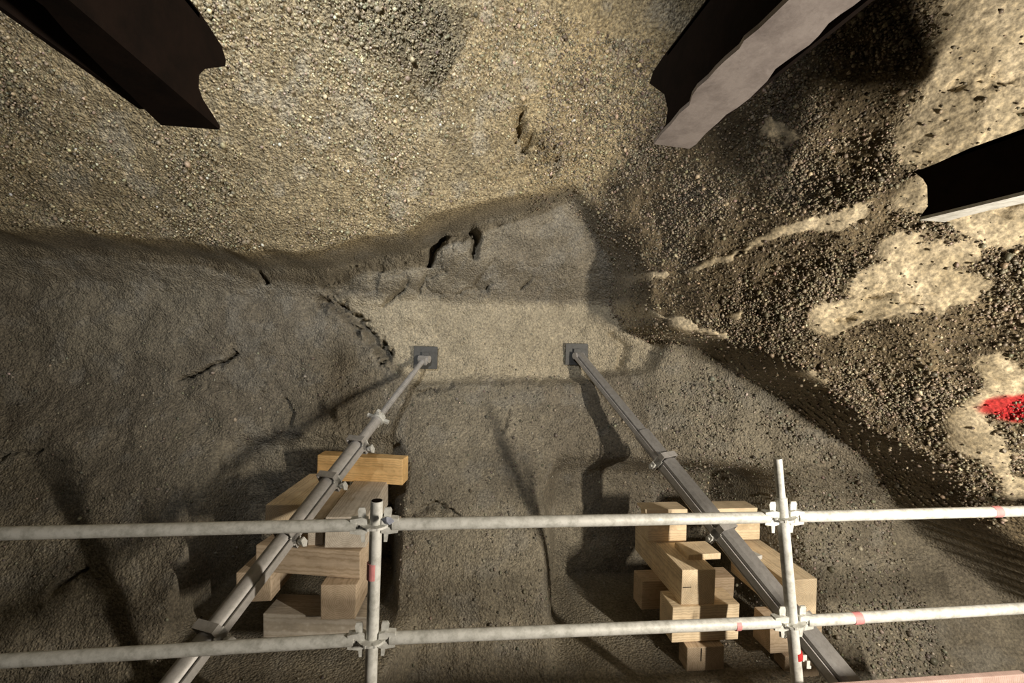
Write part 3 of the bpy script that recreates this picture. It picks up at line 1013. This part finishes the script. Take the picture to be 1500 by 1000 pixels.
def standard(label, top_px, bot_px, rose_px, spigot):
    a = Vector(at(*top_px, YR)); b = Vector(at(*bot_px, YR))
    d = (a - b).normalized()
    foot = b + d * (-(b.z) / d.z)
    root = empty('scaffold_standard', foot)
    if spigot:
        k = Vector(at(*spigot, YR))
        tube_obj('tube', Vector((0, 0, 0)), k - foot, R_T, M['galv'], root)
        tube_obj('spigot', k - foot - d * 0.01, a - foot, R_T * 0.74, M['galv'], root)
    else:
        tube_obj('tube', Vector((0, 0, 0)), a - foot, R_T, M['galv'], root)
        bm = bmesh.new(); bm_cyl(bm, a - foot - d * 0.002, a - foot + d * 0.0015, R_T * 0.86, seg=20)
        link('tube_mouth_shade', bm_mesh(bm, 'tube_mouth_shade'), M['shade_rust'], root)  # dark disc stands in for the shaded inside of the tube
    for rp_ in rose_px:
        c = Vector(at(*rp_, YR)) - foot
        bm = bmesh.new()
        bm_cyl(bm, c - d * 0.005, c + d * 0.005, 0.060, seg=24)
        # four lobes cut look: small outer studs between the openings
        for q in range(8):
            an = q * math.pi / 4 + math.pi / 8
            e = Vector((math.cos(an), math.sin(an), 0)) * 0.052
            bm_cyl(bm, c + e - d * 0.006, c + e + d * 0.006, 0.011, seg=8)
        link('rosette', bm_mesh(bm, 'rosette'), M['galv'], root)
    bm = bmesh.new(); bm_box(bm, -0.075, 0.075, -0.075, 0.075, -0.01, 0.0)
    link('base_plate', bm_mesh(bm, 'base_plate'), M['galv'], root)
    tag(root, label, 'scaffold post', 'scaffold guardrail posts')
    return root, foot, d


def ledger(label, p0, p1, ends):
    p0, p1 = Vector(p0), Vector(p1)
    d = (p1 - p0).normalized()
    root = empty('scaffold_ledger', p0)
    a = p0 + d * (0.075 if 0 in ends else 0.0); b = p1 - d * (0.075 if 1 in ends else 0.0)
    tube_obj('tube', a - p0, b - p0, R_T, M['galv'], root)
    for e in ends:
        c = (p0 if e == 0 else p1) - p0
        s_ = 1 if e == 0 else -1
        rx = Matrix.Translation(c) @ d.to_track_quat('X', 'Z').to_matrix().to_4x4() @ Matrix.Scale(s_, 4, (1, 0, 0))
        bm = bmesh.new()
        # wedge head: two jaws over and under the rosette, joined at the tube
        bm_prism(bm, [(0.030, 0.004), (0.062, 0.006), (0.10, 0.006), (0.10, 0.030), (0.055, 0.036), (0.030, 0.030)], -0.019, 0.019,
                 rx @ Matrix.Rotation(math.pi / 2, 4, 'X'))
        bm_prism(bm, [(0.030, -0.004), (0.030, -0.030), (0.055, -0.036), (0.10, -0.030), (0.10, -0.006), (0.062, -0.006)], -0.019, 0.019,
                 rx @ Matrix.Rotation(math.pi / 2, 4, 'X'))
        bm_box(bm, 0.066, 0.10, -0.019, 0.019, -0.008, 0.008, rx)
        h = link('wedge_head', bm_mesh(bm, 'wedge_head'), M['galv'], root)
        bm = bmesh.new()
        bm_prism(bm, [(0.040, -0.075), (0.054, -0.075), (0.066, 0.02), (0.072, 0.062), (0.066, 0.075), (0.042, 0.075), (0.038, 0.06)], -0.004, 0.004,
                 rx @ Matrix.Rotation(math.pi / 2, 4, 'X'))
        link('wedge', bm_mesh(bm, 'wedge'), M['galv'], h)
    tag(root, label, 'scaffold rail', 'scaffold guardrail tubes')
    return root


std1, foot1, d1 = standard('short scaffold post with open tube top near the left crib', (552, 733), (543, 1000), [(549, 768), (545, 935)], None)
std2, foot2, d2 = standard('taller scaffold post with thin spigot top near the right crib', (1139, 671), (1168, 1000), [(1146, 757), (1160, 910)], (1144, 728))
T1, B1 = at(549, 768, YR), at(545, 935, YR)
T2, B2 = at(1146, 757, YR), at(1160, 910, YR)
Lt, Lb = at(-330, 789, YR), at(-330, 988, YR)
Rt, Rb = at(1590, 746, YR), at(1590, 885, YR)
ledger('upper guardrail tube running left from the short post to frame edge', Lt, T1, (1,))
ledger('upper guardrail tube spanning between the two scaffold posts', T1, T2, (0, 1))
ledger('upper guardrail tube running right from the taller post', T2, Rt, (0,))
ledger('lower guardrail tube running left from the short post to frame edge', Lb, B1, (1,))
ledger('lower guardrail tube spanning between the two scaffold posts', B1, B2, (0, 1))
ledger('lower guardrail tube running right from the taller post', B2, Rb, (0,))


# tape and paint marks on the tubes: thin sleeves hugging the tube
def sleeve(name, label, c, d, length, mat, cat, tail=False):
    c = Vector(c); d = Vector(d).normalized()
    bm = bmesh.new()
    bm_cyl(bm, -d * length / 2, d * length / 2, R_T + 0.0016, seg=24, caps=True)
    me = bm_mesh(bm, name, False)
    if tail:
        o = empty(name, c)
        link('wrap', me, mat, o)
        bm = bmesh.new()
        pts = [(0.02, -0.02, 0.0), (0.034, -0.03, -0.022), (0.044, -0.025, -0.05), (0.054, -0.02, -0.055)]
        for (p, q) in zip(pts[:-1], pts[1:]):
            bm_box(bm, p[0], q[0] + 0.006, p[1] - 0.002, p[1] + 0.002, q[2], p[2] + 0.008)
        link('tail', bm_mesh(bm, 'tail'), M['white'], o)
    else:
        o = link(name, me, mat); o.location = c
    tag(o, label, cat)
    return o


Xd = (1, 0, 0)
sleeve('paint_band', 'pink paint mark on the short scaffold post', at(547, 835, YR), d1, 0.07, M['pink'], 'paint mark')
sleeve('tape_band', 'red tape on lower guardrail tube in front of right crib', at(1079, 914, YR), Vector(B2) - Vector(B1), 0.024, M['pink'], 'tape')
sleeve('paint_band', 'pink paint mark on lower tube right of the taller post', at(1254, 905, YR), Vector(Rb) - Vector(B2), 0.045, M['pink'], 'paint mark')
sleeve('paint_band', 'faint pink mark on upper tube near the right edge', at(1458, 749, YR), Vector(Rt) - Vector(T2), 0.045, M['pink'], 'paint mark')
sleeve('tape_knot', 'red and white tape tied round the foot of the taller post', at(1166, 958, YR), d2, 0.035, M['red'], 'tape', True)
# blue plastic film caught at the left coupling
bm = bmesh.new()
pp = [Vector(p) for p in ((0, 0, 0.012), (0.03, -0.012, 0.03), (0.055, 0.004, 0.02), (0.075, -0.008, 0.0), (0.05, -0.016, -0.02), (0.02, -0.01, -0.012))]
vs_ = [bm.verts.new(p) for p in pp]; cv = bm.verts.new((0.035, -0.03, 0.004))
for i in range(6):
    bm.faces.new((vs_[i], vs_[(i + 1) % 6], cv))
g = bmesh.ops.solidify(bm, geom=list(bm.faces), thickness=0.004)
o = link('film_scrap', bm_mesh(bm, 'film_scrap'), M['blue']); o.location = at(558, 763, YR - 0.065); o.scale = (0.75, 0.6, 0.7)
tag(o, 'scrap of bluish plastic film caught on the left rail coupling', 'film')

# toe board on the scaffold deck, lower right, and the deck planks behind it
o = None
p = at(1380, 992, 1.98)
bm = bmesh.new(); bm_box(bm, -5.0, 0.45, -0.016, 0.016, -0.15, 0.0); bm_bevel(bm, 0.004, 2)
o = link('toe_board', bm_mesh(bm, 'toe_board'), M['wood_pink']); o.location = p
tag(o, 'pinkish wooden toe board edge at the lower right corner', 'board')
